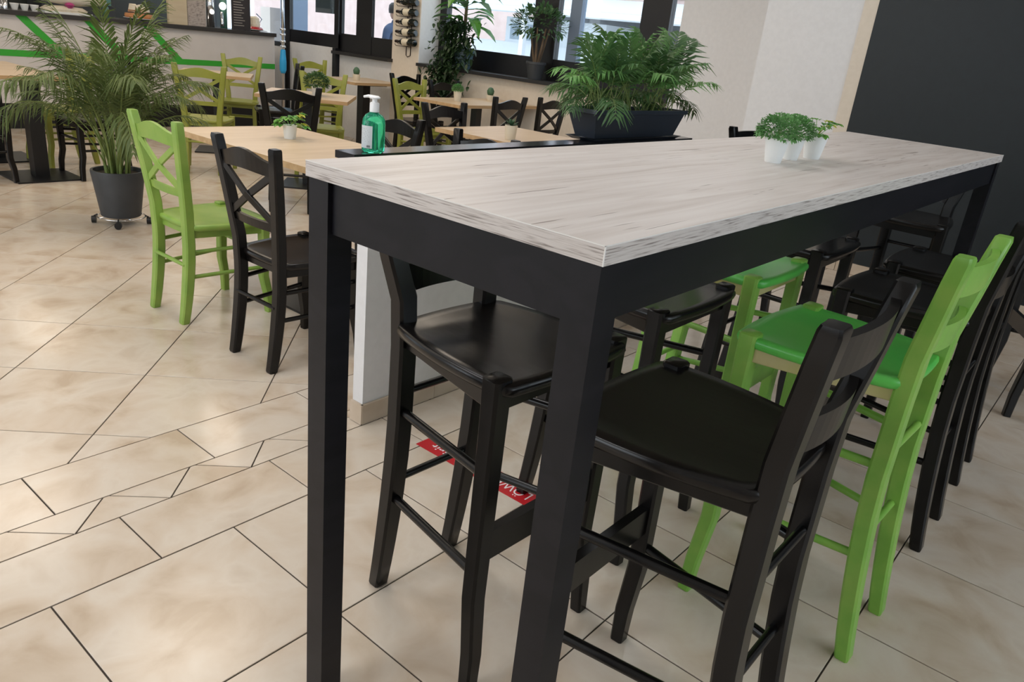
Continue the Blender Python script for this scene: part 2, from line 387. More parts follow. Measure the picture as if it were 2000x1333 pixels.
# other walls, ceiling
struct('wall_back', B((-3.0, 10.8, 0), (5.9, 10.95, 2.9)), M['barback'])
wl = struct('wall_left', B((-4.15, -4.0, 0), (-4.0, 10.8, .9)), M['wall'])
part('lintel', B((-4.15, -4.0, 2.6), (-4.0, 10.8, 2.9)), M['wall'], wl); part('pier', B((-4.15, 5.6, .9), (-4.0, 10.8, 2.6)), M['wall'], wl); part('pier', B((-4.15, -4.0, .9), (-4.0, .8, 2.6)), M['wall'], wl)
wr = struct('wall_right', B((-4.0, -4.15, 0), (5.28, -4.0, .9)), M['wall'])
part('lintel', B((-4.0, -4.15, 2.6), (5.28, -4.0, 2.9)), M['wall'], wr); part('pier', B((-4.0, -4.15, .9), (-.8, -4.0, 2.6)), M['wall'], wr); part('pier', B((4.0, -4.15, .9), (5.28, -4.0, 2.6)), M['wall'], wr)
struct('ceiling', B((-4.0, -4.0, 2.9), (5.95, 10.8, 3.0)), M['ceil'])
fo = struct('floor_edge', B((-4.0, -4.0, -.06), (-3.0, 10.8, 0)), M['tile'])

# half height partition with black cap
pw = struct('wall_partition', B((.855, 1.438, 0), (2.93, 1.492, .945)), M['wall'])
part('cap', B((.765, 1.408, .945), (2.95, 1.502, .968)), M['cap'], pw, .003, label='glossy black top board of the half wall')
bb = struct('baseboard_partition', B((.843, 1.428, 0), (2.93, 1.438, .004)), M['grout'])
xs = [.845, 1.205, 1.675, 2.145, 2.615, 2.93]
for a, c in zip(xs, xs[1:]): part('tile', B((a + .001, 1.426, .002), (c - .001, 1.437, .078)), M['skirt'], bb)
part('tile', B((.842, 1.428, .002), (.854, 1.492, .078)), M['skirt'], bb)

# ------------------------------------------------------------------ bar table
bt = thing('bar_table', 'long high bar table with whitewashed oak top on a black wooden frame', 'table', (0, 0, 0))
L_, W_, H_ = 2.719, .584, 1.128; T_ = .0255
part('tabletop', B((.0015, .0015, H_ - T_), (L_ - .0015, W_ - .0015, H_)), M['oak'], bt, label='whitewashed oak top with fine cracks')
part('edge_band', B((0, 0, H_ - T_), (L_, .0015, H_ - .0004)), M['oakedge'], bt, label='pale oak edge band with dark grain'); part('edge_band', B((0, W_ - .0015, H_ - T_), (L_, W_, H_ - .0004)), M['oakedge'], bt)
part('edge_band', B((0, .0015, H_ - T_), (.0015, W_ - .0015, H_ - .0004)), M['oakedge_y'], bt, label='pale oak edge band with dark grain'); part('edge_band', B((L_ - .0015, .0015, H_ - T_), (L_, W_ - .0015, H_ - .0004)), M['oakedge_y'], bt)
zt = H_ - T_
part('edge_strip', MB().box((-.0004, -.0004, zt), (.0012, .0012, H_ + .0001)).box((.0, -.0004, H_ - .0012), (L_, .0008, H_ + .0002)).box((-.0004, 0, H_ - .0012), (.0008, W_, H_ + .0002)), M['whiteline'], bt)
for x in (.004, L_ - .054):
    for y in (.004, W_ - .054):
        part('leg', B((x, y, 0), (x + .05, y + .05, zt - .0005)), M['tableblack'], bt, .002)
ap = 1.022
part('apron', B((.054, .010, ap), (L_ - .054, .034, zt - .0005)), M['tableblack'], bt, .0015); part('apron', B((.054, W_ - .034, ap), (L_ - .054, W_ - .010, zt - .0005)), M['tableblack'], bt, .0015)
part('apron', B((.012, .054, ap - .006), (.036, W_ - .054, zt - .0005)), M['tableblack'], bt, .0015); part('apron', B((L_ - .036, .054, ap), (L_ - .012, W_ - .054, zt - .0005)), M['tableblack'], bt, .0015)

# ------------------------------------------------------------------ seating
def seat_outline(wr_, wf, yr, yf, n=9):
    """rounded trapezoid; bowed sides"""
    pts = []
    def q(a, b2, bow, nx, ny, k0=0):
        for k in range(k0, n):
            t = k / n; s_ = 4 * t * (1 - t) * bow; pts.append((a[0] + (b2[0] - a[0]) * t + nx * s_, a[1] + (b2[1] - a[1]) * t + ny * s_))
    rl, rr, fr, fl_ = (-wr_, yr), (wr_, yr), (wf, yf), (-wf, yf)
    q(rl, rr, .012, 0, -1); q(rr, fr, .02, 1, 0); q(fr, fl_, .016, 0, 1); q(fl_, rl, .02, -1, 0)
    return pts
def round_poly(pts, r=.5, it=2):
    for _ in range(it):
        out = []
        for i in range(len(pts)):
            a, b2 = pts[i], pts[(i + 1) % len(pts)]
            out += [(a[0] * .75 + b2[0] * .25, a[1] * .75 + b2[1] * .25), (a[0] * .25 + b2[0] * .75, a[1] * .25 + b2[1] * .75)]
        pts = out
    return pts
def seat_mesh(name, m, wr_, wf, yr, yf, z, th, dish=.007):
    poly = round_poly(seat_outline(wr_, wf, yr, yf, 5), it=1)
    cx, cy = 0, (yr + yf) / 2; mb = MB()
    def ring(k, zz): return [Vector((cx + (x - cx) * k, cy + (y - cy) * k, zz)) for x, y in poly]
    rs = [ring(.93, z - th), ring(.985, z - th * .8), ring(1, z - th * .45), ring(.99, z - th * .12), ring(.965, z)]
    for k, dz in ((.85, .45), (.6, .85), (.3, 1.0)): rs.append(ring(k, z - dish * dz))
    mb.rings(rs); return mb.mesh(name, m, 0, True)

def make_seat(kind, name, body, seatm, wornm=None):
    """kind: stool or chair; local +Y is where the sitter faces"""
    r = bpy.data.objects.new(name, None); C.objects.link(r); r.empty_display_size = .1
    st = kind == 'stool'
    SP = .056 if st else .058
    hz = .748 if st else .452; rp = .125 if st else .135; fp = .19 if st else .185
    yr0, yr1, yr2 = (-.222, -.172, -.212) if st else (-.20, -.16, -.212)
    top = 1.04 if st else .895; yf0, yf1 = (.185, .17) if st else (.195, .18)
    link('seat', seat_mesh('seat', seatm, .158 if st else .165, .205 if st else .205, -.172 if st else -.155, .205 if st else .215, hz, .030), r)
    # rear posts
    for sx in (-1, 1):
        x = sx * rp
        zz = .5 if st else .35
        pts = [(x, yr0, 0), (x, yr0, .006)] + [(x, yr1 + (yr0 - yr1) * (1 - q) ** 1.5, zz * q) for q in (.15, .3, .45, .6, .8, 1)] + [(x, yr1, hz - .06), (x + sx * .004, yr1 - .003, hz + .05), (x + sx * SP * .48, yr1 + (yr2 - yr1) * .45, hz + (top - hz) * .5), (x + sx * SP * .79, yr1 + (yr2 - yr1) * .78, hz + (top - hz) * .8), (x + sx * SP, yr2, top - .007), (x + sx * SP, yr2, top)]
        w = [.034, .038] + [.040, .042, .044, .045, .046, .046] + [.046, .046, .045, .044, .043, .039]; d = [.028, .032] + [.034, .036, .037, .038, .038, .038] + [.038, .038, .036, .034, .032, .027]
        w = [v * (1.08 if st else 1.0) for v in w]; d = [v * (1.1 if st else 1.16) for v in d]
        smooth_by_angle(part('back_post', MB().beam(pts, w, d), body, r))
    # front legs with a cap that shows at the seat corner
    for sx in (-1, 1):
        x = sx * fp; pts = [(x + sx * .012, yf0, 0), (x + sx * .006, yf0 + .006 - .01, .10), (x, yf1 - .004, .24 if st else .18), (x, yf1, hz - .12), (x, yf1, hz + .005), (x, yf1, hz + .008)]
        smooth_by_angle(part('leg', MB().beam(pts, [.034, .038, .042, .045, .048, .042], [.032, .036, .038, .041, .044, .038]), body, r))
    # rails under the seat
    fr = MB(); z0, z1 = hz - .062, hz - .026
    fr.box((-fp + .02, yf1 - .012, z0), (fp - .02, yf1 + .010, z1)); fr.box((-rp + .02, yr1 + .01, z0 + .008), (rp - .02, yr1 + .03, z1))
    for sx in (-1, 1):
        a = Vector((sx * rp, yr1 + .015, (z0 + z1) / 2)); b2 = Vector((sx * fp, yf1 - .018, (z0 + z1) / 2)); fr.beam([a, b2], .02, z1 - z0, (1, 0, 0))
    part('seat_frame', fr, wornm or body, r)
    # back
    zc = lambda z: yr1 + (yr2 - yr1) * max(0, (z - hz - .05)) / (top - hz - .05)
    def rail(name, za, zb, hump=0, bow=.022, th=.016, n=12, m=body):
        mb = MB(); rs = []; xr = rp - .004 + SP * max(0, (za + zb) / 2 - hz - .02) / (top - hz - .02)
        for i in range(n + 1):
            t = i / n; x = -xr + 2 * xr * t; q = 4 * t * (1 - t); bz = (math.cos((t - .5) * 2 * PI) + 1) / 2
            ym = zc((za + zb) / 2) - bow * q + .004; y2 = ym - .006
            hi = zb + hump * bz; lo = za + hump * .25 * bz
            rs.append([Vector((x, ym + th / 2, lo)), Vector((x, y2 + th / 2, hi)), Vector((x, y2 - th / 2, hi)), Vector((x, ym - th / 2, lo))])
        mb.rings(rs); return part(name, mb, m, r, .003)
    if st:
        rail('back_rail', .945, 1.012); rail('back_rail', .808, .872)
    else:
        rail('back_rail', .788, .838, .034); rail('back_rail', .572, .606, 0, .016)
        for sx in (-1, 1):
            fx = lambda z: rp - .008 + SP * (z - hz - .02) / (top - hz - .02); pts = [(-sx * fx(.604), zc(.61) - .008, .604), (sx * .008, zc(.7) - .02 + sx * .004, .70), (sx * fx(.80), zc(.79) - .008, .800)]
            part('cross_bar', MB().beam(pts, .028, .012, (sx * .55, 0, -.83)), body, r)
    # stretchers
    rod = lambda a, b2, rr=.0095: smooth_by_angle(part('stretcher', MB().tube([a, b2], rr, 8), body, r), 60)
    for sx in (-1, 1):
        for z in ((.525, .285) if st else (.325, .212)):
            t = lambda zz, A, Bq: A + (Bq - A) * min(1, zz / .35)
            rod((sx * rp, t(z, yr0, yr1), z), (sx * fp, t(z, yf0, yf1), z + .012), .011 if st else .0095)
    for z in ((.565, .335) if st else (.27,)): rod((-rp, yr1 - (.006 if z > .3 else .02), z), (rp, yr1 - (.006 if z > .3 else .02), z))
    if st:
        part('footrest', B((-fp + .015, yf1 - .012, .335), (fp - .015, yf1 + .010, .405)), body, r, .004)
    else: rod((-fp, yf1, .30), (fp, yf1, .30))
    return r
PR = {('stool', 'black'): make_seat('stool', 'bar_stool', M['black'], M['seatblack']),
      ('stool', 'green'): make_seat('stool', 'bar_stool', M['green'], M['greenseat'], M['worn']),
      ('chair', 'black'): make_seat('chair', 'dining_chair', M['black'], M['seatblack']),
      ('chair', 'green'): make_seat('chair', 'dining_chair', M['limechair'], M['limechair']),
      ('chair', 'warmlit'): make_seat('chair', 'dining_chair', M['warmlit'], M['warmlit'])}
used = set()
def put(kind, colr, x, y, face, label, group):
    k = (kind, colr); o = PR[k] if k not in used else copy_tree(PR[k]); used.add(k)
    o.location = (x, y, 0); o.rotation_euler = (0, 0, math.radians(face - 90))
    return tag(o, label, 'bar stool' if kind == 'stool' else 'chair', group)
GS = 'bar stools around the high table'; GC = 'cross back dining chairs'
put('stool', 'black', .438, .005, 90, 'black wooden bar stool nearest the camera, at the front right table leg', GS)
put('stool', 'green', 1.136, -.025, 88, 'bright green bar stool with worn paint on the open side of the high table', GS)
put('stool', 'black', 1.79, -.032, 90, 'black bar stool directly behind the bright green one on the open side', GS)
put('stool', 'black', 2.352, -.024, 91, 'farthest black bar stool in the row on the open side of the high table', GS)
put('stool', 'black', 3.39, -.37, 114, 'black bar stool cut by the right photo edge, only a leg and footrest showing', GS)
put('stool', 'black', .457, .515, 268, 'black bar stool between the near table legs, back turned to the white half wall', GS)
put('stool', 'black', 1.09, .545, 270, 'second black bar stool on the half wall side, behind the near right table leg', GS)
put('stool', 'green', 1.64, .535, 270, 'green bar stool on the half wall side, seat showing just below the table apron', GS)
put('stool', 'black', 2.22, .54, 270, 'black bar stool on the half wall side, right behind the green seat under the apron', GS)
put('stool', 'black', 3.40, .40, 180, 'black bar stool at the far head of the high table by the black wall', GS)
put('stool', 'black', 3.36, 1.09, 270, 'black bar stool pulled back, its post rising behind the three white pots', GS)

put('chair', 'green', 1.04, 2.80, 0, 'lime green cross back chair at the left, beside the big potted palm', GC)
put('chair', 'black', 1.05, 2.13, 0, 'black cross back chair left of the high table leg, next to the lime green chair', GC)
put('chair', 'black', 1.97, 2.80, 180, 'black chair whose curved top rail shows right of the sanitizer bottle', GC)
put('chair', 'black', 1.95, 2.12, 180, 'black chair with its humped top rail just above the half wall cap', GC)
put('chair', 'black', 2.64, 4.42, 49, 'black cross back chair in front of the angled table, behind the variegated ivy pot', GC)
put('chair', 'warmlit', 3.58, 5.36, 229, 'olive green chair facing us behind the angled table, right of the small shrub pot', GC)
put('chair', 'black', 3.16, 3.20, 270, 'black chair with bluish sheen behind the left end of the square window table', GC)
put('chair', 'warmlit', 4.54, 5.06, 270, 'pale green chair at the left end of the long window table', GC)
put('chair', 'black', 5.04, 5.10, 270, 'black chair below the tall dark window plant, beyond the long window table', GC)
put('chair', 'black', 5.08, 5.72, 270, 'black chair standing behind the pale green chair under the wine rack', GC)
put('chair', 'black', 4.40, 4.08, 90, 'black cross back chair in front of the long window table, behind the spiky succulent', GC)
put('chair', 'black', 5.05, 4.12, 90, 'black cross back chair half hidden by the fern planter, nearest the window wall', GC)
put('chair', 'warmlit', 4.92, 7.22, 262, 'olive green chair beyond the table by the wine rack, against the window panel', GC)
put('chair', 'warmlit', 3.90, 7.22, 229, 'olive green chair beyond the counter side table, against the green counter stripe', GC)
put('chair', 'black', 3.90, 6.50, 152, 'black chair seen side on beside the blue sleeved post, seat pointing left', GC)
put('chair', 'warmlit', 2.78, 5.90, 51, 'olive green chair with its back to us, half hidden by the right palm fronds', GC)
put('chair', 'warmlit', 1.86, 6.55, 184, 'olive green chair behind the palm, its pale seat near the leftmost table', GC)
put('chair', 'black', 1.88, 5.97, 180, 'black chair behind the palm leaves, seat facing the leftmost table', GC)
put('chair', 'black', 1.06, 6.05, 0, 'black chair at the left photo edge, only its front legs in view', GC)

def dining_table(x, y, w, d, rot, label, ped=((0, 0),), plate=(.42, .42), pw_=.075):
    t = thing('dining_table', label, 'table', (x, y, 0), math.radians(rot), 'light oak dining tables')
    part('tabletop', B((-w / 2, -d / 2, .722), (w / 2, d / 2, .75)), M['lightoak'], t, .0015)
    z0, z1 = .7222, .7498; e = .0006
    for lo, hi in (((-w / 2 - e, -d / 2, z0), (-w / 2 + .001, d / 2, z1)), ((w / 2 - .001, -d / 2, z0), (w / 2 + e, d / 2, z1)), ((-w / 2, -d / 2 - e, z0), (w / 2, -d / 2 + .001, z1)), ((-w / 2, d / 2 - .001, z0), (w / 2, d / 2 + e, z1))):
        part('edge_band', B(lo, hi), M['lightoakedge'], t, label='orange oak edge band')
    for px, py in ped:
        part('base_plate', B((px - plate[0] / 2, py - plate[1] / 2, 0), (px + plate[0] / 2, py + plate[1] / 2, .012)), M['metalblack'], t, .002)
        part('post', B((px - pw_ / 2, py - pw_ / 2, .012), (px + pw_ / 2, py + pw_ / 2, .712)), M['metalblack'], t, .003)
        part('mounting_plate', B((px - .18, py - .18, .712), (px + .18, py + .18, .722)), M['metalblack'], t)
    return t
dining_table(1.57, 2.72, .70, 1.42, 0, 'light oak dining table between the lime green chair and the white half wall', ((-.03, -.12),))
dining_table(3.34, 2.76, .76, 1.06, 0, 'square light oak table beside the fern planter holding the spiky succulent')
dining_table(3.235, 5.08, .72, .66, -45, 'angled light oak table with the small shrub pot, in front of the window panel')
dining_table(3.42, 6.82, .66, .58, -35, 'light oak table close to the counter with its right corner pointing to the blue post')
dining_table(5.08, 6.66, .70, .66, 0, 'light oak table below the wine rack carrying a tiny dark cactus', ((-.04, -.1),), pw_=.1)
dining_table(4.98, 4.78, 1.12, .60, 0, 'long light oak table under the big window with two tiny cream pots')
dining_table(1.31, 6.45, .72, 1.20, 0, 'light oak table at the left photo edge on thick black posts', ((.17, -.42), (.17, .40)), (.46, .46), .10)

# ------------------------------------------------------------------ foliage helpers
def frond_mesh(name, m, length, n, ll, lw, elev, droop, seed, stem=.25, stemr=.004, ang=55, mstem=None, fold=.35):
    """pinnate leaf in the XZ plane: rachis rises at elev and bends over; one mesh, two materials"""
    rg = random.Random(seed); mb = MB(); pts = []; N_ = 14
    p = Vector((0, 0, 0)); a = elev; pts.append(p.copy())
    for i in range(N_):
        p = p + Vector((math.cos(a), 0, math.sin(a))) * (length / N_); a -= droop / N_ * (.4 + 1.2 * i / N_); pts.append(p.copy())
    mb.tube(pts, [stemr * (1 - .8 * i / N_) for i in range(N_ + 1)], 4)
    nf = len(mb.b.faces)
    def at(t):
        f = t * N_; i = min(int(f), N_ - 1); return pts[i].lerp(pts[i + 1], f - i), (pts[i + 1] - pts[i]).normalized()
    for i in range(n):
        t = stem + (1 - stem) * (i + .5) / n; q, d = at(t); up = d.cross(Vector((0, 1, 0))) * -1
        sz = math.sin(PI * min(1, .18 + .80 * (i + .5) / n)) ** .6
        for sgn in (-1, 1):
            ag = math.radians(ang - 25 * i / n + rg.uniform(-6, 6)); l = ll * sz * rg.uniform(.85, 1.1)
            v = d * math.cos(ag) + Vector((0, sgn, 0)) * math.sin(ag) + up * fold * rg.uniform(.4, 1.2); v.normalize()
            e = q + v * l; mid = q + v * l * .5 + Vector((0, 0, .04 * l)); e = e - Vector((0, 0, l * rg.uniform(.12, .4)))
            side = v.cross(up)
            if side.length < .1: side = Vector((0, 0, 1))
            mb.strip([q, q.lerp(mid, .6), mid, e], [lw * .3, lw, lw * .85, lw * .08], side, .25)
    me = mb.mesh(name, m)
    if mstem:
        me.materials.append(mstem)
        for p_ in me.polygons[:nf]: p_.material_index = 1
    return me
def blade(mb, p, d, l, w, droop=.3, up=Vector((0, 0, 1))):
    """one broad leaf from p along d"""
    d = Vector(d).normalized(); side = d.cross(up)
    if side.length < .1: side = Vector((1, 0, 0))
    side.normalize(); p = Vector(p)
    pts = [p + d * l * t - up * (droop * l * t * t) for t in (0, .3, .6, .85, 1)]
    mb.strip(pts, [w * .15, w * .9, w, w * .55, .0005], side, .3)
def leaf_cloud(c, r, n, l, w, rg, flat=.8, bottom=-.3):
    mb = MB()
    for _ in range(n):
        while True:
            v = Vector((rg.gauss(0, 1), rg.gauss(0, 1), rg.gauss(0, 1))).normalized()
            if v.z > bottom: break
        k = rg.uniform(.45, 1) ** .5
        p = Vector(c) + Vector((v.x * r * k, v.y * r * k, v.z * r * flat * k))
        d = (v + Vector((rg.uniform(-.7, .7), rg.uniform(-.7, .7), rg.uniform(-.3, .6)))).normalized()
        blade(mb, p, d, l * rg.uniform(.7, 1.2), w * rg.uniform(.8, 1.2), rg.uniform(0, .4))
    return mb

# big palm on the floor
pt = thing('potted_palm', 'tall feathery palm in a grey tapered pot standing on a chrome caster ring', 'plant', (1.378, 4.458, 0)); pt.scale = (.92, .92, .97)
smooth_by_angle(part('pot', MB().lathe([(.118, .055), (.126, .06), (.168, .345), (.166, .352), (.150, .352), (.146, .325), (.0, .322)], 40, cap=False), M['potdark'], pt))
part('soil', MB().lathe([(.147, .318), (.147, .326), (.02, .332)], 24), M['soil'], pt)
ring = [(.150 * math.cos(k * PI / 16), .150 * math.sin(k * PI / 16), .05) for k in range(33)]
rc = MB().tube(ring, .004, 6); rc.tube([(-.15, 0, .05), (.15, 0, .05)], .004, 6); rc.tube([(0, -.15, .05), (0, .15, .05)], .004, 6)
part('caster_ring', rc, M['chrome'], pt, smooth=True, label='chrome wire trolley ring')
for k in range(4):
    a = k * PI / 2 - .55; c_ = Vector((.172 * math.cos(a), .172 * math.sin(a), .024)); t_ = Vector((-math.sin(a), math.cos(a), 0)); rr = Vector((math.cos(a), math.sin(a), 0))
    mb = MB(); mb.rings([[c_ + rr * h + t_ * (.023 * math.cos(j * PI / 8)) + Vector((0, 0, .023 * math.sin(j * PI / 8))) for j in range(16)] for h in (-.014, .014)])
    mb.tube([c_ + Vector((0, 0, .022)), c_ - rr * .024 + Vector((0, 0, .034))], .005, 6)
    part('caster', mb, M['metalblack'], pt, .003)
rg = random.Random(11)
fm = [frond_mesh('frond', M['palm'], .86 + .07 * (k % 3), 30, .19, .0055, math.radians(87 - 4.5 * k), math.radians(48 + 19 * k), 20 + k, .34, .0055, 52, M['palmstem']) for k in range(6)]
for i in range(40):
    k = [0, 1, 2, 3, 4, 5, 1, 2, 3, 0][i % 10]; az = i * 2.399963 + rg.uniform(-.2, .2); s_ = rg.uniform(.82, 1.12) * (1.16 if k > 2 else 1)
    if i % 10 == 0: s_ = 1.28
    f = link('frond', fm[k], pt, (.06 * math.cos(az) * rg.random(), .06 * math.sin(az) * rg.random(), .325)); f.rotation_euler = (0, 0, az); f.scale = (s_ * .95, s_ * .95, s_ * 1.06)
for i in range(11):
    az = i * 1.9; x, y = .07 * math.cos(az), .07 * math.sin(az); h = rg.uniform(.25, .5)
    smooth_by_angle(part('cane', MB().tube([(x, y, .32), (x * 1.3, y * 1.3, .32 + h * .5), (x * 1.9, y * 1.9, .32 + h)], [.009, .007, .005], 6), M['palmstem'], pt))

# window box of parlour palms on the half wall
px = thing('fern_planter', 'long anthracite window box full of fan shaped palm leaves on the half wall cap', 'planter', (2.44, 1.487, .968))
bx = MB(); lo, hi = (.345, .052), (.395, .078)
def rect(a, b2, z): return [Vector((sx * a, sy * b2, z)) for sx, sy in ((-1, -1), (1, -1), (1, 1), (-1, 1))]
bx.rings([rect(*lo, .012), rect(hi[0] - .006, hi[1] - .005, .115), rect(hi[0] + .006, hi[1] + .006, .118), rect(hi[0] + .006, hi[1] + .006, .135), rect(hi[0] - .008, hi[1] - .008, .135), rect(hi[0] - .012, hi[1] - .012, .115)])
part('box', bx, M['planter'], px, .002)
part('saucer', MB().rings([rect(.355, .062, 0), rect(.385, .080, .014), rect(.380, .076, .014), rect(.352, .060, .006)]), M['planter'], px)
part('soil', B((-.375, -.06, .112), (.375, .06, .122)), M['soil'], px)
pm = []
for k in range(6):
    mm = M[('parlor', 'parlordark', 'parlor', 'parlorlight', 'parlor', 'parlordark')[k]]
    pm.append(frond_mesh('frond', mm, .34 + .03 * (k % 2), 11, .135, .0078, math.radians(87 - 9 * k), math.radians(34 + 18 * k), 60 + k, .42, .0028, 60, M['palmstem'], .15))
rg = random.Random(5)
for i in range(84):
    x = -.34 + .68 * ((i * .61803) % 1); y = rg.uniform(-.05, .05); k = i % 6
    az = rg.uniform(0, 2 * PI)
    if i % 9 == 0: az = rg.uniform(-PI * .8, -PI * .3)
    elif k > 2 and math.sin(az) < 0: az = -az
    if x < -.2 and i % 2: az = rg.uniform(PI * .8, PI * 1.3)
    if x > .2 and i % 2: az = rg.uniform(-.6, .5)
    s_ = rg.uniform(.68, 1.0) + (.20 if (x > -.08 and k < 3) else .04) - (.16 if k > 3 else 0)
    f = link('frond', pm[k], px, (x, y, .12)); f.rotation_euler = (0, 0, az); f.scale = (s_, s_, s_)

# sill plants
t = thing('window_shrub', 'bushy small leaved shrub in a dark pot standing mid window sill', 'plant', (5.63, 4.62, .998))
smooth_by_angle(part('pot', MB().lathe([(.07, 0), (.095, .14), (.102, .142), (.102, .165), (.09, .165), (.085, .14), (0, .14)], 24, cap=False), M['potdark'], t))
rg = random.Random(3)
for k in range(7):
    a = k * .9; smooth_by_angle(part('stem', MB().tube([(.02 * math.cos(a), .02 * math.sin(a), .14), (.06 * math.cos(a), .06 * math.sin(a), .3), (.1 * math.cos(a), .1 * math.sin(a), .48)], [.014, .011, .006], 5), M['bark'], t))
o = part('foliage', leaf_cloud((0, 0, .5), .27, 520, .062, .014, rg, .72, -.55), M['parlordark'], t); o['kind'] = 'stuff'
t = thing('broad_and_trailing_plants', 'broad leaved plant and a separate dark trailing plant hanging over the left window sill end', 'plant', (5.60, 5.60, .998))  # two separate plants grouped as one object
smooth_by_angle(part('pot', MB().lathe([(.08, 0), (.11, .16), (.115, .2), (.105, .2), (.1, .17), (0, .17)], 24, cap=False), M['potblue'], t))
smooth_by_angle(part('trunk', MB().tube([(0, 0, .15), (.01, .02, .5), (0, 0, .8)], [.022, .018, .012], 7), M['bark'], t))
for k in range(30):
    a = k * 2.4; h = .36 + .018 * k; el = rg.uniform(-.05, .8); l = rg.uniform(.24, .37)
    mb = MB(); d = Vector((math.cos(a) * math.cos(el), math.sin(a) * math.cos(el), math.sin(el)))
    mb.tube([(0, 0, h), Vector((0, 0, h)) + d * .09], .004, 4); blade(mb, Vector((0, 0, h)) + d * .08, d, l, .062, rg.uniform(.3, .8))
    part('leaf', mb, M['bigleaf' if k % 3 else 'parlordark'], t)
mb = MB()
for _ in range(1500):
    u = rg.random(); z = .48 - .86 * u; w_ = .125 if z > .1 else .12
    xx = rg.uniform(-.17, -.02) if z > 0.02 else rg.uniform(-.24, -.15)
    p = Vector((xx, rg.gauss(0, w_) + .06 + (0.04 if z < .1 else 0), z))
    blade(mb, p, (rg.uniform(-1, .4), rg.uniform(-1, 1), rg.uniform(-.8, .5)), .06, .017, .4)
o = part('trailing_foliage', mb, M['darkleaf'], t); o['kind'] = 'stuff'

# ------------------------------------------------------------------ small pots
def small_pot(t, m, r0, r1, h):
    smooth_by_angle(part('pot', MB().lathe([(r0 * .96, 0), (r0, .002), (r1, h - .004), (r1 + .001, h), (r1 - .002, h), (r0 * .9, h * .8), (0, h * .8)], 32, cap=False), m, t))
    part('soil', MB().lathe([(r0 * .9, h * .78), (r0 * .95, h * .86), (.002, h * .88)], 16), M['soil'], t)
def leafy_pot(x, y, z, label, seed, kind, m=None, name='potted_herb', r=(.0195, .0285, .058), n=10, pm_='potwhite', s=1.0, ls=1.0):
    t = thing(name, label, 'plant', (x, y, z), 0, None); rg = random.Random(seed); small_pot(t, M[pm_], *[v * s for v in r]); h = r[2] * s
    if kind == 'bush':
        o = part('foliage', leaf_cloud((-.002, 0, h + .016 * s), .052 * s, 1150, .0080 * s, .0033 * s, rg, .78, -.45), m or M['bush'], t); o['kind'] = 'stuff'
        for k in range(6):
            a = rg.uniform(0, 6.28); part('stem', MB().tube([(0, 0, h * .85), (.03 * math.cos(a), .03 * math.sin(a), h + .02)], .0008, 4), M['palmstem'], t)
    elif kind == 'ivy':
        for k in range(n):
            a = k * 2.4 + rg.uniform(-.3, .3); el = rg.uniform(-.1, 1.0); d = Vector((math.cos(a) * math.cos(el), math.sin(a) * math.cos(el), math.sin(el)))
            base = Vector((0, 0, h * .9)); tip = base + d * rg.uniform(.025, .05) * s * ls + Vector((0, 0, .008 * s)); mb = MB(); mb.tube([base, tip], .0007 * s, 4)
            for q in (-.75, 0, .75):
                dd = Matrix.Rotation(q, 3, 'Z') @ Vector((d.x, d.y, d.z * .2)); blade(mb, tip, dd, .026 * s * ls * (1 if q == 0 else .75), .0085 * s * ls, .35)
            part('leaf', mb, M['yleaf'] if k in (2, n - 2) else M['ivy'], t)
    elif kind == 'spiky':
        for k in range(n):
            a = k * 2.4; el = .35 + .9 * k / n; mb = MB(); blade(mb, (0, 0, h * .9), (math.cos(a) * math.cos(el), math.sin(a) * math.cos(el), math.sin(el)), .05 * s, .007 * s, .1)
            part('leaf', mb, M['succ'], t)
    elif kind == 'cactus':
        part('cactus', MB().lathe([(.012 * s, h * .8), (.019 * s, h + .008 * s), (.021 * s, h + .022 * s), (.013 * s, h + .037 * s), (.002 * s, h + .042 * s)], 12), M['succ'], t, smooth=True)
    return t
leafy_pot(1.129, .262, H_, 'tiny leaved bush in a white pot, leftmost and nearest of three on the bar table', 1, 'bush')
leafy_pot(1.262, .270, H_, 'tiny leaved bush in a white pot, middle of three on the bar table', 2, 'bush', s=.95)
leafy_pot(1.378, .256, H_, 'broad leaved ivy with a yellow leaf in a white pot, rightmost on the bar table', 3, 'ivy', n=15, s=1.08, name='potted_ivy')
leafy_pot(1.63, 3.0, .75, 'variegated ivy in a white pot on the table beside the lime green chair', 4, 'ivy', n=20, s=1.22, ls=1.35, r=(.024, .029, .056), name='potted_ivy')
leafy_pot(3.27, 5.01, .75, 'small grey green shrub in a white pot on the angled table', 5, 'bush', M['parlordark'], s=2.0, r=(.017, .022, .036))
leafy_pot(4.98, 6.62, .75, 'tiny dark cactus in a cream pot on the table below the wine rack', 6, 'cactus', pm_='potcream', s=1.8, r=(.02, .023, .036), name='potted_cactus')
leafy_pot(4.72, 4.80, .75, 'round leaved succulent in a cream pot on the long window table', 7, 'bush', s=1.1, pm_='potcream', r=(.028, .036, .085), name='potted_succulent')
leafy_pot(5.30, 4.90, .75, 'tiny cactus in a cream pot near the far end of the long window table', 8, 'cactus', pm_='potcream', s=1.8, r=(.02, .023, .03), name='potted_cactus')
leafy_pot(3.09, 2.74, .75, 'spiky dark succulent in a tall cream pot on the square table by the planter', 9, 'spiky', pm_='potcream', n=14, s=1.25, r=(.026, .032, .072), name='potted_succulent')

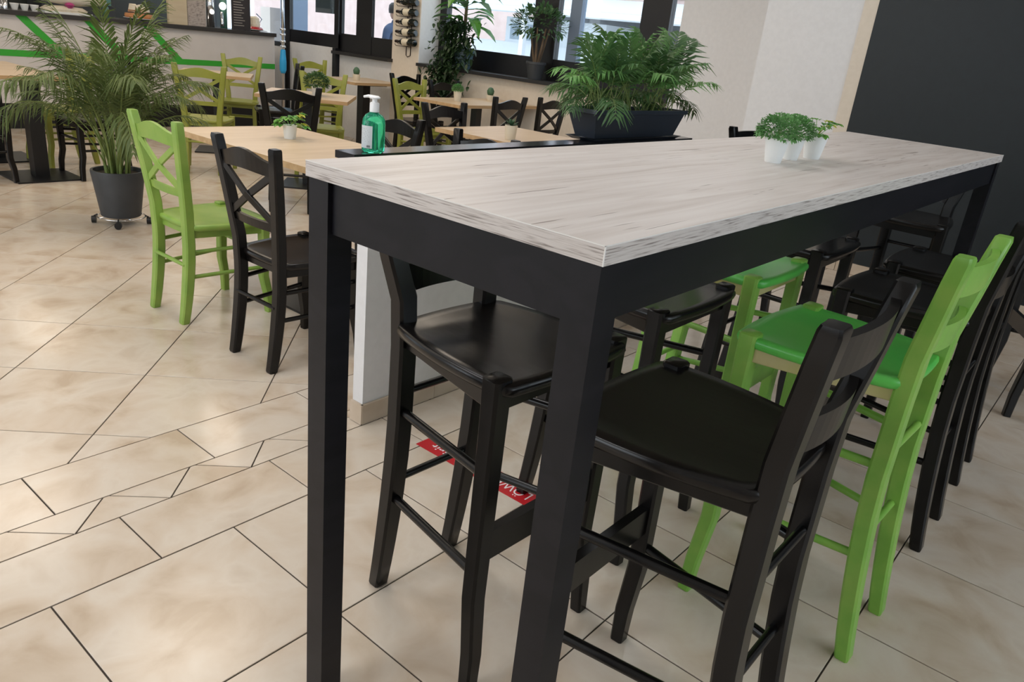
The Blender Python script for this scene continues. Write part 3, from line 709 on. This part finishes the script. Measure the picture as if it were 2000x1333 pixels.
# ------------------------------------------------------------------ sanitizer
sb = thing('sanitizer_bottle', 'clear bottle of bright green gel with a white pump on the half wall cap', 'bottle', (.8645, 1.440, .968), math.radians(-35)); sb.scale = (.95, .95, .83)
smooth_by_angle(part('bottle', MB().lathe([(.030, 0), (.037, .004), (.038, .012), (.038, .105), (.036, .122), (.028, .136), (.016, .144), (.014, .150), (.002, .150)], 32, sx=1, sy=.80), M['gel'], sb))
pmp = MB().lathe([(.0155, .147), (.0155, .178), (.013, .181), (.0085, .183), (.0085, .194), (.017, .195), (.018, .2), (.012, .205), (.002, .206)], 20)
smooth_by_angle(part('pump_collar', pmp, M['white'], sb))
part('nozzle', MB().tube([(0, 0, .2), (-.02, .012, .201), (-.033, .02, .197)], [.007, .006, .0045], 8), M['white'], sb, smooth=True)
lb = MB(); nn = 12; rows = [[Vector((.0386 * math.cos(a), .0386 * .80 * math.sin(a), z)) for a in [math.radians(152 + 108 * k / nn) for k in range(nn + 1)]] for z in (.016, .098)]
lb.rings(rows, cap=False, close=False); lab = part('label', lb, M['label'], sb, smooth=True)
def onlab(a0, a1, z0, z1, m):
    mb = MB(); mb.rings([[Vector((.0389 * math.cos(a), .0389 * .80 * math.sin(a), z)) for a in [math.radians(a0 + (a1 - a0) * k / 4) for k in range(5)]] for z in (z0, z1)], cap=False, close=False); return mb
for k in range(9): part('print_line', onlab(160, 244 - 7 * (k % 3), .040 + .0058 * k, .0413 + .0058 * k, M), M['inkgrey'], lab)
for k in range(9): part('barcode_bar', onlab(232 + 2.2 * k, 232.9 + 2.2 * k + (k % 2) * .5, .019, .027, M), M['ink'], lab)

# ------------------------------------------------------------------ floor sticker
fs = tag(part('floor_sticker', B((.905, .702, .0004), (.998, 1.206, .0012)), M['red']), 'red floor sticker strip with white lettering under the high table', 'sticker')
# reads along +Y, so it is upside down from the camera
mx = Matrix.Translation((.972, .725, .0013)) @ Matrix.Rotation(PI / 2, 4, 'Z') @ Matrix.Scale(.80, 4, (1, 0, 0))
text_mesh('lettering', 'LÖWEN', .062, M['txtwhite'], fs, mx, .0002)
text_mesh('lettering', 'spirit', .062, M['txtwhite'], fs, Matrix.Translation((.968, 1.035, .0013)) @ Matrix.Rotation(PI / 2, 4, 'Z'), .0002)

# ------------------------------------------------------------------ counter
ct = thing('bar_counter', 'long white bar counter with green stripes, dark plinth and dark top', 'counter', (0, 8.4, 0))
part('front_panel', B((.2, 0, .25), (5.12, .05, 1.075)), M['counter'], ct)
part('body', B((.22, .05, .02), (5.0, .62, 1.075)), M['barback'], ct)
part('plinth', B((.2, .02, 0), (5.10, .05, .25)), M['metalblack'], ct)
part('worktop', B((.15, -.06, 1.075), (5.11, .66, 1.118)), M['countertop'], ct, .004)
part('stripe', B((.2, -.004, .695), (5.12, 0, .755)), M['stripe'], ct, label='horizontal green stripe')
for x in (2.24, 2.87, 3.48, 1.62):
    part('stripe', MB().prism([(0, 0), (.10, 0), (.43, -.32), (.32, -.32)], 0, .004), M['stripe'], ct, label='slanted green stripe')
    s_ = kids(ct)[-1]; s_ = [k for k in kids(ct) if k.name.startswith('stripe')][-1]
    s_.matrix_local = Matrix.Translation((x, -.001, 1.072)) @ Matrix.Rotation(PI / 2, 4, 'X')
CZ = 1.118
# things on the counter
t = thing('cake_stand', 'orange tart topped with pale cream wedges on a white plate on the counter', 'cake', (3.55, 8.62, CZ))
smooth_by_angle(part('plate', MB().lathe([(.07, 0), (.10, .006), (.16, .022), (.16, .026), (.1, .012), (0, .01)], 28, cap=False), M['plate'], t))
part('tart', MB().lathe([(.13, .018), (.148, .04), (.14, .07), (.01, .075)], 20), M['cakebase'], t)
for k in range(7):
    a = k * .9; part('wedge', MB().prism([(.01, -.005), (.09, -.04), (.09, .04)], 0, .05), M['cream2'], t); w_ = [q for q in kids(t) if q.name.startswith('wedge')][-1]
    w_.location = (.02 * math.cos(a), .02 * math.sin(a), .072 + .012 * (k % 3)); w_.rotation_euler = (.3 * (k % 2), -.25, a)
t = thing('berry_cake', 'pale cake on red fruit on a white plate at the right end of the counter', 'cake', (5.0, 8.66, CZ))
t.scale = (.85, .85, 1)
smooth_by_angle(part('plate', MB().lathe([(.06, 0), (.15, .016), (.15, .02), (0, .01)], 24, cap=False), M['plate'], t))
part('fruit_layer', MB().lathe([(.12, .014), (.13, .03), (.10, .05), (.01, .052)], 18), M['berry'], t); part('cake', MB().lathe([(.085, .045), (.09, .08), (.075, .15), (.04, .17), (.005, .172)], 14), M['cream2'], t)
tag(part('wood_board', B((3.86, 8.56, CZ), (4.08, 8.60, CZ + .40)), M['board'], bevel=.003), 'pale wooden board standing upright on the counter', 'board')
t = thing('poster_stand', 'upright newsprint poster in a stand next to the pale board on the counter', 'poster', (4.20, 8.58, CZ)); part('sheet', B((-.105, -.004, 0), (.115, .004, .42)), M['poster'], t); part('foot', B((-.09, .004, 0), (.09, .07, .008)), M['chrome'], t)
t = thing('beer_tap', 'chrome beer tap column with two round lit badges on the counter', 'tap', (4.49, 8.62, CZ))
part('column', MB().tube([(-.09, 0, 0), (-.09, 0, .5)], .045, 16), M['chrome'], t, smooth=True); part('column', MB().tube([(.08, 0, 0), (.08, 0, .5)], .04, 16), M['bargreen'], t, smooth=True)
part('spout', MB().tube([(.03, -.04, .18), (.03, -.05, .05), (.03, -.05, .02)], .018, 8), M['chrome'], t, smooth=True)
part('badge', MB().rings([[Vector((.04 + .042 * math.cos(k * PI / 10), y, .245 + .042 * math.sin(k * PI / 10))) for k in range(20)] for y in (-.06, -.045)]), M['lampglow'], t, label='round glowing badge')
part('badge', MB().rings([[Vector((-.10 + .026 * math.cos(k * PI / 8), y, .17 + .026 * math.sin(k * PI / 8))) for k in range(16)] for y in (-.06, -.045)]), M['lampglow'], t, label='small glowing badge')
t = thing('menu_board', 'dark chalk menu board covered in tiny lettering on the counter', 'menu', (4.76, 8.58, CZ)); part('panel', B((-.11, -.006, 0), (.14, .006, .48)), M['chalk'], t, .003)
for k in range(15):
    part('lettering_line', B((-.085, -.0075, .45 - .029 * k), (-.085 + .10 + .06 * ((k * 7) % 5) / 5, -.006, .458 - .029 * k)), M['chalktext'], t)
t = thing('pump_bottle', 'green soap bottle with a white pump standing on the counter', 'bottle', (3.24, 8.72, CZ))
part('body', MB().lathe([(.03, 0), (.03, .10), (.012, .12)], 12), M['bargreen'], t, smooth=True); part('pump', MB().lathe([(.014, .12), (.014, .16), (.005, .165), (.005, .2)], 10), M['white'], t)
t = thing('pastry_tray', 'long white draped tray of pastry on the left half of the counter', 'tray', (2.86, 8.62, CZ)); part('tray', B((-.30, -.09, 0), (.16, .10, .02)), M['plate'], t, .006)
part('pastry', MB().lathe([(.24, .02), (.26, .04), (.2, .07), (.01, .08)], 18, sx=.9, sy=.35, c=(-.08, 0, 0)), M['cream2'], t); part('bag', MB().lathe([(.05, .08), (.34, .11), (.38, .15), (.36, .28), (.02, .3)], 20, sx=.9, sy=.3, c=(.02, .03, 0)), M['potcream'], t, smooth=True)
part('berry', MB().lathe([(.02, .06), (.05, .09), (.03, .11), (.005, .115)], 10, c=(-.05, -.07, 0)), mat('pink_icing', (.5, .06, .22), .4), t, label='pink icing')
for k in range(8):
    tag(part('glass_tumbler', MB().lathe([(.022, 0), (.028, .10), (.026, .10), (.02, .005), (0, .004)], 12, c=(2.05 + .06 * (k % 4), 8.60 + .08 * (k // 4), CZ), cap=False), M['chrome'], smooth=True), ['first', 'second', 'third', 'fourth'][k % 4] + ' glass tumbler from the left in the ' + ['front', 'back'][k // 4] + ' row at the left counter end', 'glass', 'tumblers at the left of the counter')
for k in range(3):
    tag(part('cup', MB().lathe([(.025, 0), (.04, .05), (.042, .06), (.038, .06), (.02, .01), (0, .008)], 14, c=(2.32 + .09 * k, 8.62, CZ), cap=False), M['plate'], smooth=True), ['first', 'second', 'third'][k] + ' white cup from the left, right of the tumblers on the counter', 'cup', 'white cups on the counter')
t = thing('coffee_machine', 'dark coffee machine with a pale teal front behind the counter', 'machine', (3.7, 10.2, 0)); part('cabinet', B((-.9, 0, 0), (.35, .5, .9)), M['barback'], t); part('body', B((-.55, 0, .9), (.30, .45, 1.5)), M['potdark'], t, .01); part('front_panel', B((-.45, -.012, 1.22), (.25, 0, 1.45)), M['teal'], t, .003); part('grille', B((-.1, -.02, 1.44), (.3, 0, 1.5)), M['plate'], t)
t = thing('back_cabinet', 'dark back bar cabinet against the rear wall behind the counter', 'cabinet', (1.6, 10.3, 0)); part('carcass', B((-1.4, 0, 0), (1.1, .45, .95)), M['barback'], t, .004)
for k in range(4): part('door', B((-1.38 + .62 * k, -.015, .06), (-.80 + .62 * k, 0, .92)), M['potdark'], t, .003)
t = thing('watering_can', 'small white watering can in front of the bright bar window', 'can', (5.34, 9.2, 1.118)); 
part('stand', B((-.12, -.12, -1.118), (.12, .12, 0)), M['wall'], t)
part('can', MB().lathe([(.07, 0), (.07, .12), (.05, .14)], 14), M['white'], t, smooth=True); part('spout', MB().tube([(-.06, 0, .05), (-.13, 0, .15), (-.16, 0, .18)], [.012, .01, .022], 8), M['extblue'], t); part('handle', MB().tube([(.06, 0, .05), (.12, 0, .14), (.04, 0, .2)], .007, 6), M['extblue'], t)
# blue wrapped chrome post at the counter end
t = thing('chrome_post', 'slim chrome post with a bright blue sleeve at the right counter end', 'post', (5.15, 8.265, 0))
part('tube', MB().tube([(0, 0, 0), (0, 0, 2.88)], .019, 14), M['chrome'], t, smooth=True)
part('sleeve', MB().lathe([(.026, .66), (.042, .70), (.042, .80), (.03, .93), (.026, .94)], 14), M['bluewrap'], t, smooth=True, label='bright blue sleeve')
for z in (1.02, 1.10, 1.16, .96): part('collar', MB().lathe([(.024, z), (.036, z + .006), (.036, z + .022), (.024, z + .028)], 14), M['chrome'], t, smooth=True)
part('foot', MB().lathe([(.045, 0), (.045, .01), (.022, .02)], 16), M['chrome'], t)

# ------------------------------------------------------------------ wine rack on the pillar
wr_ = thing('wine_rack', 'dark wire wine rack hanging on the warm lit pillar', 'rack', (5.44, 6.36, 0))
part('rail', MB().tube([(.055, -.035, 1.75), (.055, -.035, 1.06), (.045, 0, 1.045), (.055, .035, 1.06), (.055, .035, 1.75)], .005, 6), M['wire'], wr_, smooth=True)
for k in range(6):
    z = 1.198 + .103 * k; h = MB()
    for y in (-.075, .105):
        rr = .046 if y < 0 else .024
        h.tube([(rr * math.cos(a), y, z + rr * math.sin(a)) for a in [-PI * 1.05 + PI * 1.1 * q / 8 for q in range(9)]], .0035, 5)
    h.tube([(0, -.075, z - .046), (0, .15, z - .046), (.0, .17, z - .028)], .0035, 5); h.tube([(.055, 0, z - .046), (0, 0, z - .046)], .0035, 5)
    part('holder', h, M['wire'], wr_, smooth=True)
for k in range(5):
    z = 1.198 + .103 * k
    t = thing('wine_bottle', ['lowest', 'second lowest', 'middle', 'second highest', 'topmost visible'][k] + ' wine bottle lying in the wall rack, neck to the left', 'bottle', (5.44, 6.36, z), 0, 'wine bottles in the wall rack')
    prof = [(.03, -.165), (.038, -.155), (.038, .03), (.034, .055), (.016, .085), (.0135, .10), (.0135, .145), (.015, .147), (.015, .158), (.004, .16)]
    def ly(p, n=16): return [[Vector((r * math.cos(q * 2 * PI / n), y, r * math.sin(q * 2 * PI / n))) for q in range(n)] for r, y in p]
    smooth_by_angle(part('bottle', MB().rings(ly(prof)), M['bottle'], t))
    if k < 4: part('label', MB().rings(ly([(.0385, -.075), (.0388, -.07), (.0388, .02), (.0385, .025)]), cap=False), M['winelabel'], t, smooth=True)
    part('capsule', MB().rings(ly([(.0142, .10), (.0157, .148), (.0157, .159), (.004, .161)]), cap=True), M['wire'], t, smooth=True)

# ------------------------------------------------------------------ outside
struct('ground_street', B((5.95, -8, -.2), (40, 45, -.05)), M['paving'])
t = thing('townhouse', 'pink rendered house with white framed windows across the street', 'building', (21, 12, -.05))
part('wall', B((0, -16, 0), (6, 22, 9)), M['pink'], t); part('plinth', B((-.05, -16, 0), (0, 22, .8)), M['extwhite'], t)
for i in range(14):
    for z in (3.0, 5.8):
        f = part('window', B((-.06, -14.5 + 2.6 * i, z), (0, -13.1 + 2.6 * i, z + 1.5)), M['extwhite'], t); part('pane', B((-.075, -14.38 + 2.6 * i, z + .1), (-.06, -13.84 + 2.6 * i, z + 1.4)), M['extgrey'], f); part('pane', B((-.075, -13.76 + 2.6 * i, z + .1), (-.06, -13.22 + 2.6 * i, z + 1.4)), M['extgrey'], f)
part('roof', MB().rings([[Vector((x, y, z)) for x, z in ((-.6, 9), (6.6, 9), (3, 12))] for y in (-16.4, 22.4)]), M['extroof'], t)
t = thing('canopy_shed', 'low pale canopy with a metal gutter in front of the pink house', 'shed', (14, 10, -.05))
part('roof', MB().rings([[Vector((x, y, z)) for x, z in ((0, 2.05), (0, 2.15), (5.2, 2.75), (5.2, 2.65))] for y in (-5.5, 5.5)]), M['extroof'], t); part('gutter', MB().tube([(-.05, -5.5, 2.06), (-.05, 5.5, 2.06)], .07, 8), M['extwhite'], t)
part('back_wall', B((4.8, -5.4, 0), (5.0, 5.4, 2.6)), M['extgrey'], t)
for y in (-5.2, -1.6, 1.9, 5.2): part('post', B((.1, y - .06, 0), (.22, y + .06, 2.07)), M['extwhite'], t)
t = thing('white_van', 'white van parked under the canopy outside', 'van', (16.2, 12.4, -.05))
part('body', MB().prism([(-.9, -2.2), (.9, -2.2), (.9, 2.2), (-.9, 2.2)], .35, 1.35), M['extwhite'], t, .12); part('cabin', B((-.82, -2.0, 1.3), (.82, 1.1, 1.95)), M['extwhite'], t, .18); part('side_window', B((-.84, .1, 1.42), (-.82, .95, 1.8)), M['glass'], t)
for y in (-1.4, 1.4):
    for x in (-.88, .74): part('wheel', MB().rings([[Vector((x + h, y + .34 * math.cos(k * PI / 10), .34 + .34 * math.sin(k * PI / 10))) for k in range(20)] for h in (0, .14)]), M['metalblack'], t)
t = thing('steel_column', 'blue grey steel column outside the window panel', 'column', (6.9, 10.55, -.05)); part('shaft', B((-.14, -.16, 0), (.14, .16, 3.4)), M['extblue'], t); part('base', B((-.2, -.22, 0), (.2, .22, .12)), M['extblue'], t)
t = thing('utility_cabinet', 'small beige utility cabinet outside the window panel', 'cabinet', (6.8, 11.0, -.05)); part('case', B((-.1, -.1, .1), (.12, .16, 1.48)), M['beigebox'], t, .01); part('base', B((-.12, -.12, 0), (.14, .18, .1)), M['extgrey'], t)
t = thing('hanging_sign', 'dark hanging sign board behind the glass of the window panel', 'sign', (5.62, 7.98, 0)); part('board', B((0, -.22, 1.415), (.012, .27, 1.95)), M['signdark'], t, .004); part('cord', MB().tube([(.006, -.12, 1.95), (.006, -.12, 2.49)], .003, 5), M['wire'], t); part('cord', MB().tube([(.006, .16, 1.95), (.006, .16, 2.49)], .003, 5), M['wire'], t)

# person standing outside behind the second window
per = thing('person', 'person in a dark blue jacket standing outside behind the narrow window', 'person', (7.55, 8.96, -.05), math.radians(200))
me = bpy.data.meshes.new('body')
V = [(0, 0, .86), (0, 0, 1.05), (0, 0, 1.25), (0, -.01, 1.37), (0, .01, 1.44), (0, .02, 1.5), (.09, 0, .82), (.1, .01, .46), (.1, -.02, .08), (.1, .10, .03), (-.09, 0, .82), (-.1, .01, .46), (-.1, -.02, .08), (-.1, .10, .03), (.17, -.01, 1.34), (.23, -.02, 1.08), (.22, .06, .85), (.22, .09, .76), (-.17, -.01, 1.34), (-.23, -.02, 1.08), (-.22, .06, .85), (-.22, .09, .76)]
Ed = [(0, 1), (1, 2), (2, 3), (3, 4), (4, 5), (0, 6), (6, 7), (7, 8), (8, 9), (0, 10), (10, 11), (11, 12), (12, 13), (3, 14), (14, 15), (15, 16), (16, 17), (3, 18), (18, 19), (19, 20), (20, 21)]
RD = [.15, .14, .16, .12, .055, .05, .09, .06, .045, .04, .09, .06, .045, .04, .07, .05, .035, .03, .07, .05, .035, .03]
me.from_pydata(V, Ed, []); me.materials.append(M['denim'])
bo = link('body', me, per); bo.modifiers.new('skin', 'SKIN').use_smooth_shade = True; bo.modifiers.new('sub', 'SUBSURF').levels = 1
if not me.skin_vertices:
    bmm = bmesh.new(); bmm.from_mesh(me); bmm.verts.layers.skin.verify(); bmm.to_mesh(me); bmm.free()
for i, r_ in enumerate(RD): me.skin_vertices[0].data[i].radius = (r_, r_ * .8)
me.skin_vertices[0].data[0].use_root = True
smooth_by_angle(part('head', MB().lathe([(.01, 0), (.05, .012), (.07, .05), (.078, .11), (.076, .16), (.055, .21), (.01, .23)], 18, c=(0, .025, 1.49), sx=.92, sy=1.1), M['skin'], per), 80)
part('nose', MB().rings([[Vector((-.012, .108, 1.575)), Vector((.012, .108, 1.575)), Vector((0, .135, 1.58))], [Vector((-.007, .108, 1.62)), Vector((.007, .108, 1.62)), Vector((0, .115, 1.62))]]), M['skin'], per)
smooth_by_angle(part('hair', MB().lathe([(.079, .09), (.086, .14), (.080, .2), (.05, .235), (.01, .243)], 18, c=(0, .008, 1.49), sx=.95, sy=1.08), M['hair'], per), 80)
